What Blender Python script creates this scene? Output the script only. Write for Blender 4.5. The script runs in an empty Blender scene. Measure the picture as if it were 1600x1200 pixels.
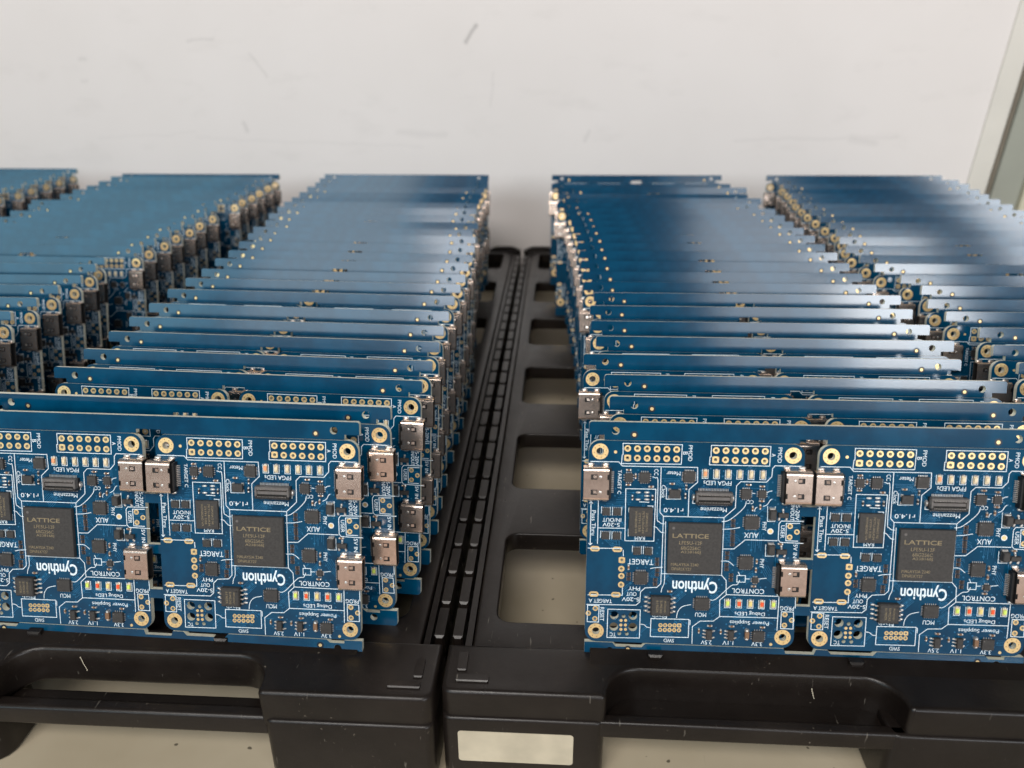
import bpy, bmesh, math, random
from mathutils import Vector, Matrix

random.seed(7)
scene = bpy.context.scene
COL = scene.collection
MM = 0.001
DROP = 187.0            # the lens stands 187 mm above the table top (table is z = 0)

# ------------------------------------------------------------------ camera
cam_data = bpy.data.cameras.new('camera')
cam = bpy.data.objects.new('camera', cam_data)
COL.objects.link(cam)
cam_data.sensor_width = 36.0
cam_data.lens = 28.09
cam_data.clip_start = 0.01
cam_data.clip_end = 50
right = Vector((0.9980731, 0.06144914, -0.00860746))
up = Vector((-0.01740188, 0.41035994, 0.91175758))
fwd = Vector((-0.05955888, 0.90985093, -0.41063855))
cam.matrix_world = Matrix(((right.x, up.x, -fwd.x, 0), (right.y, up.y, -fwd.y, 0), (right.z, up.z, -fwd.z, DROP * MM), (0, 0, 0, 1)))
cam_data.dof.use_dof = True
cam_data.dof.focus_distance = 0.232
cam_data.dof.aperture_fstop = 15.0
scene.camera = cam

# ------------------------------------------------------------------ world: a dim room, its lower half brightened
world = bpy.data.worlds.new('World')
scene.world = world
world.use_nodes = True
wn = world.node_tree
bg = wn.nodes['Background']
_tc = wn.nodes.new('ShaderNodeTexCoord'); _sp = wn.nodes.new('ShaderNodeSeparateXYZ'); _mr = wn.nodes.new('ShaderNodeMapRange'); _mx = wn.nodes.new('ShaderNodeMix')
_mx.data_type = 'RGBA'
wn.links.new(_tc.outputs['Generated'], _sp.inputs[0]); wn.links.new(_sp.outputs[2], _mr.inputs['Value'])
_mr.inputs['From Min'].default_value = -0.15; _mr.inputs['From Max'].default_value = 0.1
wn.links.new(_mr.outputs[0], _mx.inputs[0])
_mx.inputs[6].default_value = (3.4, 2.5, 2.05, 1)      # warm floor and bench side of the room, raised to brighten the connectors
_mx.inputs[7].default_value = (0.46, 0.50, 0.54, 1)      # upper part of the room
wn.links.new(_mx.outputs[2], bg.inputs[0])
bg.inputs[1].default_value = 0.13

def area(name, loc, target, sx, sy, power, colour):
    l = bpy.data.lights.new(name, 'AREA')
    l.shape = 'RECTANGLE'; l.size = sx; l.size_y = sy
    l.energy = power; l.color = colour
    o = bpy.data.objects.new(name, l)
    COL.objects.link(o)
    o.location = loc
    d = Vector(target) - Vector(loc)
    o.rotation_euler = d.to_track_quat('-Z', 'Y').to_euler()
    return o

area('ceiling_lamp', (-0.25, -0.82, 1.16), (-0.05, 0.32, 0.05), 0.95, 0.42, 18.6, (1.0, 0.95, 0.90))
# the room's windows, seen in the gloss of the boards
area('window_light_right', (0.53, -1.4, 0.65), (0.53, 0.0, 0.65), 0.32, 0.62, 3.3, (0.92, 0.96, 1.0))
area('low_window_light_right', (0.84, -1.4, 0.49), (0.84, 0.0, 0.49), 0.30, 0.28, 5.5, (0.96, 0.98, 1.0))
area('far_window_light_right', (1.42, -1.4, 0.80), (1.42, 0.0, 0.80), 0.46, 0.40, 9.0, (0.92, 0.96, 1.0))
area('narrow_window_light_left', (-0.42, -1.4, 0.57), (-0.42, 0.0, 0.57), 0.20, 0.32, 2.4, (0.95, 0.97, 1.0))
area('window_light_left', (-0.80, -1.4, 0.69), (-0.80, 0.0, 0.69), 0.50, 0.52, 3.8, (0.80, 0.93, 1.0))
area('wide_window_light_left', (-1.62, -1.4, 0.72), (-1.62, 0.0, 0.72), 1.05, 0.60, 6.6, (0.55, 0.88, 1.0))

scene.view_settings.view_transform = 'Standard'
scene.view_settings.look = 'None'
scene.view_settings.exposure = 0.0
scene.view_settings.gamma = 1.0
scene.view_settings.use_curve_mapping = False
scene.render.engine = 'CYCLES'
scene.cycles.max_bounces = 6

# ------------------------------------------------------------------ materials
def new_mat(name):
    m = bpy.data.materials.new(name); m.use_nodes = True
    nt = m.node_tree
    return m, nt, nt.nodes['Principled BSDF']

def nd(nt, t, **kw):
    n = nt.nodes.new(t)
    for k, v in kw.items(): setattr(n, k, v)
    return n

def math_node(nt, op, a, b=None, clamp=False):
    n = nd(nt, 'ShaderNodeMath', operation=op, use_clamp=clamp)
    for i, s in enumerate((a, b)):
        if s is None: continue
        if isinstance(s, (int, float)): n.inputs[i].default_value = s
        else: nt.links.new(s, n.inputs[i])
    return n.outputs[0]

def mix(nt, fac, a, b):
    n = nd(nt, 'ShaderNodeMix', data_type='RGBA')
    for s, i in ((fac, 0), (a, 6), (b, 7)):
        if isinstance(s, (int, float)): n.inputs[i].default_value = s
        elif isinstance(s, tuple): n.inputs[i].default_value = (*s, 1)
        else: nt.links.new(s, n.inputs[i])
    return n.outputs[2]

def noise(nt, scale, detail=3, rough=0.5, vec=None, space='Object', stretch=None):
    tc = nd(nt, 'ShaderNodeTexCoord')
    n = nd(nt, 'ShaderNodeTexNoise')
    n.inputs['Scale'].default_value = scale
    n.inputs['Detail'].default_value = detail
    n.inputs['Roughness'].default_value = rough
    src = tc.outputs[space]
    if stretch:
        mp = nd(nt, 'ShaderNodeMapping'); mp.inputs['Scale'].default_value = stretch
        nt.links.new(src, mp.inputs['Vector']); src = mp.outputs[0]
    nt.links.new(src, n.inputs['Vector'])
    return n.outputs['Fac']

def ramp(nt, src, lo, hi):
    n = nd(nt, 'ShaderNodeMapRange'); n.inputs['From Min'].default_value = lo; n.inputs['From Max'].default_value = hi
    n.clamp = True
    nt.links.new(src, n.inputs['Value'])
    return n.outputs[0]

def bump(nt, bsdf, height, strength, dist):
    b = nd(nt, 'ShaderNodeBump'); b.inputs['Strength'].default_value = strength; b.inputs['Distance'].default_value = dist
    nt.links.new(height, b.inputs['Height']); nt.links.new(b.outputs[0], bsdf.inputs['Normal'])

def simple(name, col, rough=0.5, metal=0.0, spec=0.5, nscale=900, amt=0.18, bumpy=0.0):
    m, nt, b = new_mat(name)
    f = noise(nt, nscale, 3)
    c = mix(nt, ramp(nt, f, 0.3, 0.7), tuple(x * (1 - amt) for x in col), tuple(min(1, x * (1 + amt)) for x in col))
    nt.links.new(c, b.inputs['Base Color'])
    b.inputs['Metallic'].default_value = metal
    b.inputs['Specular IOR Level'].default_value = spec
    r = nd(nt, 'ShaderNodeMapRange'); r.inputs['To Min'].default_value = rough * 0.8; r.inputs['To Max'].default_value = min(1, rough * 1.25)
    nt.links.new(noise(nt, nscale * 0.4, 4), r.inputs['Value']); nt.links.new(r.outputs[0], b.inputs['Roughness'])
    if bumpy: bump(nt, b, noise(nt, nscale * 2, 4), bumpy, 0.0001)
    return m

def laminate():
    # blue solder mask on the two faces, bare glass-fibre on the cut edges
    m, nt, b = new_mat('blue_laminate')
    tc = nd(nt, 'ShaderNodeTexCoord')
    sep = nd(nt, 'ShaderNodeSeparateXYZ'); nt.links.new(tc.outputs['Normal'], sep.inputs[0])
    face = math_node(nt, 'GREATER_THAN', math_node(nt, 'ABSOLUTE', sep.outputs[1]), 0.6)
    patch = ramp(nt, noise(nt, 110, 3, 0.55), 0.4, 0.62)
    c = mix(nt, patch, (0.0003, 0.037, 0.084), (0.0005, 0.056, 0.120))
    weave = ramp(nt, noise(nt, 1500, 2, 0.5, stretch=(1, 1, 3)), 0.35, 0.7)
    c = mix(nt, math_node(nt, 'MULTIPLY', weave, 0.35), c, (0.001, 0.050, 0.110))
    edge = mix(nt, noise(nt, 900, 3), (0.50, 0.50, 0.40), (0.82, 0.82, 0.72))
    c = mix(nt, face, edge, c)
    nt.links.new(c, b.inputs['Base Color'])
    r = nd(nt, 'ShaderNodeMapRange'); r.inputs['To Min'].default_value = 0.6; r.inputs['To Max'].default_value = 0.13
    nt.links.new(face, r.inputs['Value']); nt.links.new(r.outputs[0], b.inputs['Roughness'])
    b.inputs['Specular IOR Level'].default_value = 0.55
    bump(nt, b, noise(nt, 1400, 3, 0.5, stretch=(.3, 1, 1.6)), 0.05, 0.00006)
    return m

def tray_plastic():
    m, nt, b = new_mat('black_conductive_plastic')
    f = noise(nt, 40, 5, 0.6)
    c = mix(nt, ramp(nt, f, 0.35, 0.7), (0.0070, 0.0050, 0.0042), (0.0160, 0.0120, 0.0100))
    dust = ramp(nt, noise(nt, 700, 2, 0.6), 0.70, 0.80)
    area_ = ramp(nt, noise(nt, 25, 2, 0.6), 0.46, 0.62)
    c = mix(nt, math_node(nt, 'MULTIPLY', math_node(nt, 'MULTIPLY', dust, area_), 0.8), c, (0.22, 0.19, 0.15))
    scr = ramp(nt, noise(nt, 160, 2, 0.5, stretch=(6, 0.6, 1)), 0.72, 0.78)
    c = mix(nt, math_node(nt, 'MULTIPLY', scr, 0.5), c, (0.2, 0.18, 0.15))
    nt.links.new(c, b.inputs['Base Color'])
    r = nd(nt, 'ShaderNodeMapRange'); r.inputs['To Min'].default_value = 0.20; r.inputs['To Max'].default_value = 0.46
    nt.links.new(noise(nt, 90, 5, 0.65), r.inputs['Value']); nt.links.new(r.outputs[0], b.inputs['Roughness'])
    b.inputs['Specular IOR Level'].default_value = 0.34
    bump(nt, b, noise(nt, 500, 5, 0.6), 0.25, 0.0002)
    return m

def table_paint():
    m, nt, b = new_mat('worn_beige_tabletop')
    c = mix(nt, ramp(nt, noise(nt, 14, 4, 0.6), 0.35, 0.65), (0.42, 0.355, 0.25), (0.50, 0.43, 0.315))
    sp = ramp(nt, noise(nt, 330, 1, 0.4), 0.765, 0.80)
    c = mix(nt, math_node(nt, 'MULTIPLY', sp, 0.8), c, (0.05, 0.045, 0.03))
    scr = ramp(nt, noise(nt, 60, 3, 0.5, stretch=(7, 0.8, 1)), 0.70, 0.78)
    c = mix(nt, math_node(nt, 'MULTIPLY', scr, 0.35), c, (0.14, 0.12, 0.08))
    nt.links.new(c, b.inputs['Base Color'])
    b.inputs['Roughness'].default_value = 0.42
    bump(nt, b, noise(nt, 300, 4), 0.08, 0.0003)
    return m

def wall_paint():
    m, nt, b = new_mat('off_white_wall_paint')
    tc = nd(nt, 'ShaderNodeTexCoord')
    sep = nd(nt, 'ShaderNodeSeparateXYZ'); nt.links.new(tc.outputs['Object'], sep.inputs[0])
    x, z = sep.outputs[0], sep.outputs[2]
    c = mix(nt, ramp(nt, noise(nt, 5, 4, 0.6), 0.3, 0.7), (0.765, 0.72, 0.695), (0.815, 0.77, 0.75))
    # rubbed grey marks: short streaks, each (x, z, half length, angle, width) in metres
    marks = [(-0.070, 0.181, 0.007, 55, 0.0012, 0.55), (-0.233, 0.160, 0.010, -55, 0.0010, 0.25), (-0.275, 0.178, 0.010, 8, 0.0010, 0.28),
             (-0.250, 0.115, 0.003, -60, 0.0016, 0.35), (-0.055, 0.142, 0.012, 82, 0.0009, 0.16), (0.018, 0.108, 0.004, 70, 0.0013, 0.25),
             (-0.37, 0.165, 0.002, 0, 0.0018, 0.25), (-0.372, 0.15, 0.002, 0, 0.0013, 0.2), (-0.11, 0.110, 0.018, -4, 0.0025, 0.16),
             (0.19, 0.106, 0.06, 1, 0.0014, 0.12), (-0.20, 0.104, 0.09, -2, 0.0012, 0.08), (0.225, 0.104, 0.009, -10, 0.0030, 0.2), (-0.33, 0.109, 0.04, 3, 0.001, 0.08)]
    wob = math_node(nt, 'MULTIPLY', math_node(nt, 'SUBTRACT', noise(nt, 60, 3), 0.5), 0.006)
    total = None
    for (mx, mz, hl, ang, w, amt) in marks:
        ca, sa = math.cos(math.radians(ang)), math.sin(math.radians(ang))
        dx = math_node(nt, 'SUBTRACT', x, mx); dz = math_node(nt, 'SUBTRACT', z, mz)
        u = math_node(nt, 'ADD', math_node(nt, 'MULTIPLY', dx, ca), math_node(nt, 'MULTIPLY', dz, sa))
        v = math_node(nt, 'ADD', math_node(nt, 'SUBTRACT', math_node(nt, 'MULTIPLY', dz, ca), math_node(nt, 'MULTIPLY', dx, sa)), wob)
        eu = math_node(nt, 'MAXIMUM', math_node(nt, 'SUBTRACT', math_node(nt, 'ABSOLUTE', u), hl), 0.0)
        d = math_node(nt, 'SQRT', math_node(nt, 'ADD', math_node(nt, 'MULTIPLY', eu, eu), math_node(nt, 'MULTIPLY', v, v)))
        k = math_node(nt, 'MULTIPLY', math_node(nt, 'SUBTRACT', 1.0, math_node(nt, 'DIVIDE', d, w * 1.5), True), amt if amt > .5 else amt * .65)
        total = k if total is None else math_node(nt, 'MAXIMUM', total, k)
    sm = math_node(nt, 'MULTIPLY', ramp(nt, noise(nt, 22, 5, 0.65, stretch=(1, 1, 2.2)), 0.56, 0.80), 0.18)
    c = mix(nt, sm, c, (0.50, 0.47, 0.44))
    c = mix(nt, total, c, (0.22, 0.20, 0.19))
    nt.links.new(c, b.inputs['Base Color'])
    b.inputs['Roughness'].default_value = 0.5
    bump(nt, b, noise(nt, 60, 4), 0.06, 0.001)
    return m

M = {}
M['pcb'] = laminate()
M['mask_dark'] = simple('dark_mask', (0.001, 0.012, 0.03), 0.35)
M['trace'] = simple('covered_copper', (0.008, 0.12, 0.25), 0.3, amt=0.3)
M['silk'] = simple('white_ink', (0.72, 0.83, 0.92), 0.6, nscale=2500, amt=0.14)
M['gold'] = simple('gold_plate', (0.95, 0.67, 0.33), 0.38, metal=0.65, nscale=1500, amt=0.12)
M['rim'] = simple('gold_barrel', (0.42, 0.20, 0.10), 0.4, metal=0.8)
M['steel'] = simple('warm_nickel_steel', (0.84, 0.68, 0.58), 0.22, metal=0.92, nscale=700, amt=0.1)
M['solder'] = simple('solder', (0.74, 0.70, 0.66), 0.30, metal=0.85, nscale=1200)
M['chip'] = simple('black_epoxy', (0.036, 0.033, 0.031), 0.55, nscale=1800, amt=0.25, bumpy=0.15)
M['chip_ink'] = simple('laser_mark', (0.24, 0.19, 0.11), 0.6, nscale=2200, amt=0.25)
M['copper'] = simple('tinned_copper', (0.50, 0.34, 0.24), 0.4, metal=0.8)
M['dark'] = simple('black_plastic', (0.012, 0.011, 0.011), 0.45)
M['grey_plastic'] = simple('grey_moulding', (0.12, 0.11, 0.105), 0.5)
M['ceramic'] = simple('brown_ceramic', (0.20, 0.11, 0.06), 0.5)
M['resist'] = simple('black_resistor', (0.03, 0.022, 0.02), 0.5)
M['led_white'] = simple('cream_led', (0.74, 0.62, 0.42), 0.35)
M['led_orange'] = simple('orange_led', (0.80, 0.34, 0.16), 0.35)
M['led_red'] = simple('red_led', (0.85, 0.10, 0.03), 0.35)
M['led_green'] = simple('green_led', (0.60, 0.74, 0.13), 0.35)
M['led_yellow'] = simple('yellow_led', (0.76, 0.60, 0.22), 0.35)
M['tray'] = tray_plastic()
M['table'] = table_paint()
M['wall'] = wall_paint()
M['sticker'] = simple('old_cream_paper', (0.52, 0.46, 0.35), 0.55, nscale=120, amt=0.12)
M['wall_strip'] = simple('darker_wall_tone', (0.72, 0.69, 0.63), 0.5, nscale=20, amt=0.06)  # upright strip in a slightly darker tone than the wall
M['post'] = simple('grey_green_paint', (0.33, 0.34, 0.29), 0.5, nscale=20, amt=0.08)
M['post_edge'] = simple('brown_seal', (0.20, 0.17, 0.13), 0.6, nscale=40)
M['cream'] = simple('cream_paint', (0.60, 0.57, 0.44), 0.5, nscale=20, amt=0.06)

# ------------------------------------------------------------------ mesh helpers
class MB:
    """collects faces in millimetres; x = along the board, z = up the board, h = height off its face"""
    def __init__(s): s.v = []; s.f = []; s.m = []; s.mats = []
    def mi(s, mat):
        if mat not in s.mats: s.mats.append(mat)
        return s.mats.index(mat)
    def add(s, pts, faces, mat):
        o = len(s.v); s.v += pts
        k = s.mi(mat)
        for f in faces: s.f.append([i + o for i in f]); s.m.append(k)
    def box(s, x0, x1, z0, z1, h0, h1, mat, ch=0.0):
        c = min(ch, (x1 - x0) * .45, (z1 - z0) * .45, abs(h1 - h0) * .45)
        pts = [(x0, -h0, z0), (x1, -h0, z0), (x1, -h0, z1), (x0, -h0, z1)]
        hm = h1 - c
        pts += [(x0, -hm, z0), (x1, -hm, z0), (x1, -hm, z1), (x0, -hm, z1)]
        fs = [(0, 1, 5, 4), (1, 2, 6, 5), (2, 3, 7, 6), (3, 0, 4, 7), (3, 2, 1, 0)]
        if c > 0:
            pts += [(x0 + c, -h1, z0 + c), (x1 - c, -h1, z0 + c), (x1 - c, -h1, z1 - c), (x0 + c, -h1, z1 - c)]
            fs += [(4, 5, 9, 8), (5, 6, 10, 9), (6, 7, 11, 10), (7, 4, 8, 11), (8, 9, 10, 11)]
        else: fs += [(4, 5, 6, 7)]
        s.add(pts, fs, mat)
    def ring(s, x, z, ro, ri, h, mat, n=16, square=False, barrel=None, sx=0.0):
        def loop(r, sq):
            out = []
            for i in range(n):
                a = 2 * math.pi * (i + .5) / n; c, d = math.cos(a), math.sin(a)
                if sq:
                    k = r / max(abs(c), abs(d)); out.append((x + c * k, z + d * k))
                else: out.append((x + c * r + (sx if c > 0 else -sx), z + d * r))
            return out
        O = loop(ro, square); I = loop(ri, False)
        pts = [(a, -h, b) for a, b in O] + [(a, -h, b) for a, b in I] + [(a, 0, b) for a, b in O]
        fs = []
        for i in range(n):
            j = (i + 1) % n
            fs += [(i, j, n + j, n + i), (2 * n + i, 2 * n + j, j, i)]
        s.add(pts, fs, mat)
        if barrel:
            pts = [(a, -h, b) for a, b in I] + [(a, 1.55, b) for a, b in I]
            s.add(pts, [(i, (i + 1) % n, n + (i + 1) % n, n + i) for i in range(n)], barrel)
    def disc(s, x, z, r, h, mat, n=14):
        P = [(x + r * math.cos(2 * math.pi * i / n), z + r * math.sin(2 * math.pi * i / n)) for i in range(n)]
        pts = [(a, -h, b) for a, b in P] + [(a, 0, b) for a, b in P]
        s.add(pts, [tuple(range(n))] + [(n + i, n + (i + 1) % n, (i + 1) % n, i) for i in range(n)], mat)
    def dome(s, x, z, rx, rz, h0, h, mat, n=12):
        pts = []; fs = []
        lv = [(1, 0), (.88, .5), (.55, .85)]
        for k, q in lv: pts += [(x + rx * k * math.cos(2 * math.pi * i / n), -(h0 + h * q), z + rz * k * math.sin(2 * math.pi * i / n)) for i in range(n)]
        pts.append((x, -(h0 + h), z))
        for l in range(2):
            for i in range(n):
                j = (i + 1) % n; fs.append((l * n + i, l * n + j, l * n + n + j, l * n + n + i))
        fs += [(2 * n + i, 2 * n + (i + 1) % n, 3 * n) for i in range(n)]
        s.add(pts, fs, mat)
    def ribbon(s, pl, w, h, mat):
        P = [Vector((a, b)) for a, b in pl]
        n = len(P)
        closed = (P[0] - P[-1]).length < 0.05
        if closed: P = P[:-1]; n -= 1
        L = []
        for i in range(n):
            if closed: a, b, c = P[i - 1], P[i], P[(i + 1) % n]
            else: a, b, c = P[max(0, i - 1)], P[i], P[min(n - 1, i + 1)]
            d1 = (b - a).normalized() if (b - a).length > 1e-6 else (c - b).normalized()
            d2 = (c - b).normalized() if (c - b).length > 1e-6 else d1
            t = (d1 + d2).normalized() if (d1 + d2).length > 1e-4 else d1
            nr = Vector((-t.y, t.x)); k = 1 / max(.4, nr.dot(Vector((-d1.y, d1.x))))
            L.append((b + nr * w / 2 * k, b - nr * w / 2 * k))
        pts = []
        for p, q in L: pts += [(p.x, -h, p.y), (q.x, -h, q.y)]
        m = n if closed else n - 1
        s.add(pts, [(2 * i, 2 * i + 1, (2 * i + 3) % (2 * n), (2 * i + 2) % (2 * n)) for i in range(m)], mat)
    def prism(s, outline, y0, y1, mat):          # outline in (x, z), extruded from depth y0 to y1
        n = len(outline)
        pts = [(a, y0, b) for a, b in outline] + [(a, y1, b) for a, b in outline]
        s.add(pts, [tuple(range(n)), tuple(range(2 * n - 1, n - 1, -1))] + [(i + n, (i + 1) % n + n, (i + 1) % n, i) for i in range(n)], mat)
    def mesh(s, name, smooth=False):
        me = bpy.data.meshes.new(name)
        me.from_pydata([(a * MM, b * MM, c * MM) for a, b, c in s.v], [], s.f)
        for m in s.mats: me.materials.append(M[m])
        me.polygons.foreach_set('material_index', s.m)
        if smooth: me.polygons.foreach_set('use_smooth', [True] * len(s.f))
        bm = bmesh.new(); bm.from_mesh(me); bmesh.ops.recalc_face_normals(bm, faces=bm.faces) if smooth != 'raw' else None
        bm.to_mesh(me); bm.free()
        me.update()
        return me

def place(name, me, parent=None, loc=(0, 0, 0), rot=0.0):
    o = bpy.data.objects.new(name, me); COL.objects.link(o)
    o.location = [c * MM for c in loc]; o.rotation_euler = (0, rot, 0)
    if parent: o.parent = parent
    return o

def curve_solid(name, outer, holes, thick, bevel=0.0, res=2):
    """flat outline with holes, extruded; returns mesh in curve space (xy outline, z -thick/2..thick/2), mm"""
    cu = bpy.data.curves.new(name, 'CURVE'); cu.dimensions = '2D'; cu.fill_mode = 'BOTH'
    for loop in [outer] + holes:
        sp = cu.splines.new('POLY'); sp.points.add(len(loop) - 1)
        for i, (a, b) in enumerate(loop): sp.points[i].co = (a, b, 0, 1)
        sp.use_cyclic_u = True
    cu.extrude = thick / 2 - bevel
    if bevel: cu.bevel_depth = bevel; cu.bevel_resolution = res; cu.offset = -bevel
    ob = bpy.data.objects.new(name, cu); COL.objects.link(ob)
    dg = bpy.context.evaluated_depsgraph_get(); dg.update()
    me = bpy.data.meshes.new_from_object(ob.evaluated_get(dg))
    bpy.data.objects.remove(ob); bpy.data.curves.remove(cu)
    return me

def xf(me, fn, mat, smooth=False):
    for v in me.vertices: v.co = Vector(fn(*v.co)) * MM
    me.materials.clear(); me.materials.append(M[mat])
    bm = bmesh.new(); bm.from_mesh(me)
    bmesh.ops.remove_doubles(bm, verts=bm.verts, dist=1e-7)
    bmesh.ops.recalc_face_normals(bm, faces=bm.faces)
    bm.to_mesh(me); bm.free()
    me.polygons.foreach_set('material_index', [0] * len(me.polygons))
    me.polygons.foreach_set('use_smooth', [smooth] * len(me.polygons))
    if smooth and hasattr(me, 'set_sharp_from_angle'): me.set_sharp_from_angle(angle=math.radians(38))
    me.update()
    return me

_glyph = {}
def text_mesh(txt, bold):
    key = (txt, bold)
    if key in _glyph: return _glyph[key]
    cu = bpy.data.curves.new('lettering', 'FONT'); cu.body = txt; cu.offset = bold; cu.resolution_u = 3; cu.fill_mode = 'FRONT'
    ob = bpy.data.objects.new('lettering', cu); COL.objects.link(ob)
    dg = bpy.context.evaluated_depsgraph_get(); dg.update()
    me = bpy.data.meshes.new_from_object(ob.evaluated_get(dg))
    vs = [(v.co.x, v.co.y) for v in me.vertices]; fs = [list(p.vertices) for p in me.polygons]
    x0 = min(v[0] for v in vs); x1 = max(v[0] for v in vs); y0 = min(v[1] for v in vs); y1 = max(v[1] for v in vs)
    bpy.data.objects.remove(ob); bpy.data.curves.remove(cu); bpy.data.meshes.remove(me)
    _glyph[key] = ([((a - (x0 + x1) / 2) / (x1 - x0), (b - (y0 + y1) / 2) / (y1 - y0)) for a, b in vs], fs)
    return _glyph[key]

def write(mb, txt, x, z, length, height, rot, h, mat, bold=0.02):
    vs, fs = text_mesh(txt, bold)
    a = math.radians({180: 180, 0: 0, 90: -90}[rot]); c, s = math.cos(a), math.sin(a)
    mb.add([(x + p * length * c - q * height * s, -h, z + p * length * s + q * height * c) for p, q in vs], fs, mat)

def circle(x, y, r, n=14, sx=0.0):
    return [(x + r * math.cos(2 * math.pi * (i + .5) / n) + (sx if math.cos(2 * math.pi * (i + .5) / n) > 0 else -sx), y + r * math.sin(2 * math.pi * (i + .5) / n)) for i in range(n)]

def rrect(x0, x1, y0, y1, r, n=5):
    out = []
    for cx, cy, a0 in ((x1 - r, y1 - r, 0), (x0 + r, y1 - r, 90), (x0 + r, y0 + r, 180), (x1 - r, y0 + r, 270)):
        for i in range(n + 1):
            a = math.radians(a0 + 90 * i / n); out.append((cx + r * math.cos(a), cy + r * math.sin(a)))
    return out

def tag(o, label=None, cat=None, group=None, kind=None):
    if label: o['label'] = label
    if cat: o['category'] = cat
    if group: o['group'] = group
    if kind: o['kind'] = kind
    return o

# ------------------------------------------------------------------ setting: table, wall
mb = MB(); mb.box(-1500, 1500, -40, 0, -1500, 700, 'table')      # h is towards the viewer (-y)
mb2 = MB()
mb2.add([(-1500, 70, -30), (1500, 70, -30), (1500, 655, -30), (-1500, 655, -30), (-1500, 70, 0), (1500, 70, 0), (1500, 655, 0), (-1500, 655, 0)],
        [(0, 3, 2, 1), (4, 5, 6, 7), (0, 1, 5, 4), (1, 2, 6, 5), (2, 3, 7, 6), (3, 0, 4, 7)], 'table')
tag(place('table_surface', mb2.mesh('table_surface')), kind='structure')
mw = MB()
mw.add([(-1500, 640, 0.2), (350, 640, 0.2), (350, 640, 900), (-1500, 640, 900), (-1500, 655, 0.2), (350, 655, 0.2), (350, 655, 900), (-1500, 655, 900)],
       [(0, 1, 2, 3), (7, 6, 5, 4), (0, 4, 5, 1), (1, 5, 6, 2), (2, 6, 7, 3), (3, 7, 4, 0)], 'wall')
tag(place('wall', mw.mesh('wall')), kind='structure')

def block(mbx, x0, x1, y0, y1, z0, z1, mat, ch=0.5):
    mbx.box(x0, x1, z0, z1, -y1, -y0, mat, ch)

fr = bpy.data.objects.new('wall_frame', None); COL.objects.link(fr); fr.location = (0.3205, 0.64, 0.0); fr.rotation_euler = (0, math.radians(4.2), 0)
tag(fr, 'pale and grey green upright frame at the right end of the white wall', 'frame')
for nm, x0, x1, y0, mt in (('darker_strip', 306.8, 322, 638.5, 'wall_strip'), ('edge_seal', 322.2, 324.5, 636.5, 'post_edge'), ('upright_panel', 324.7, 345.5, 634, 'post'), ('side_panel', 345.7, 620, 630, 'cream')):
    m_ = MB(); block(m_, x0 - 325, x1 - 325, y0 - 640, 15, 0.2, 900, mt, 0.4)
    place(nm, m_.mesh(nm), fr)

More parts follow.
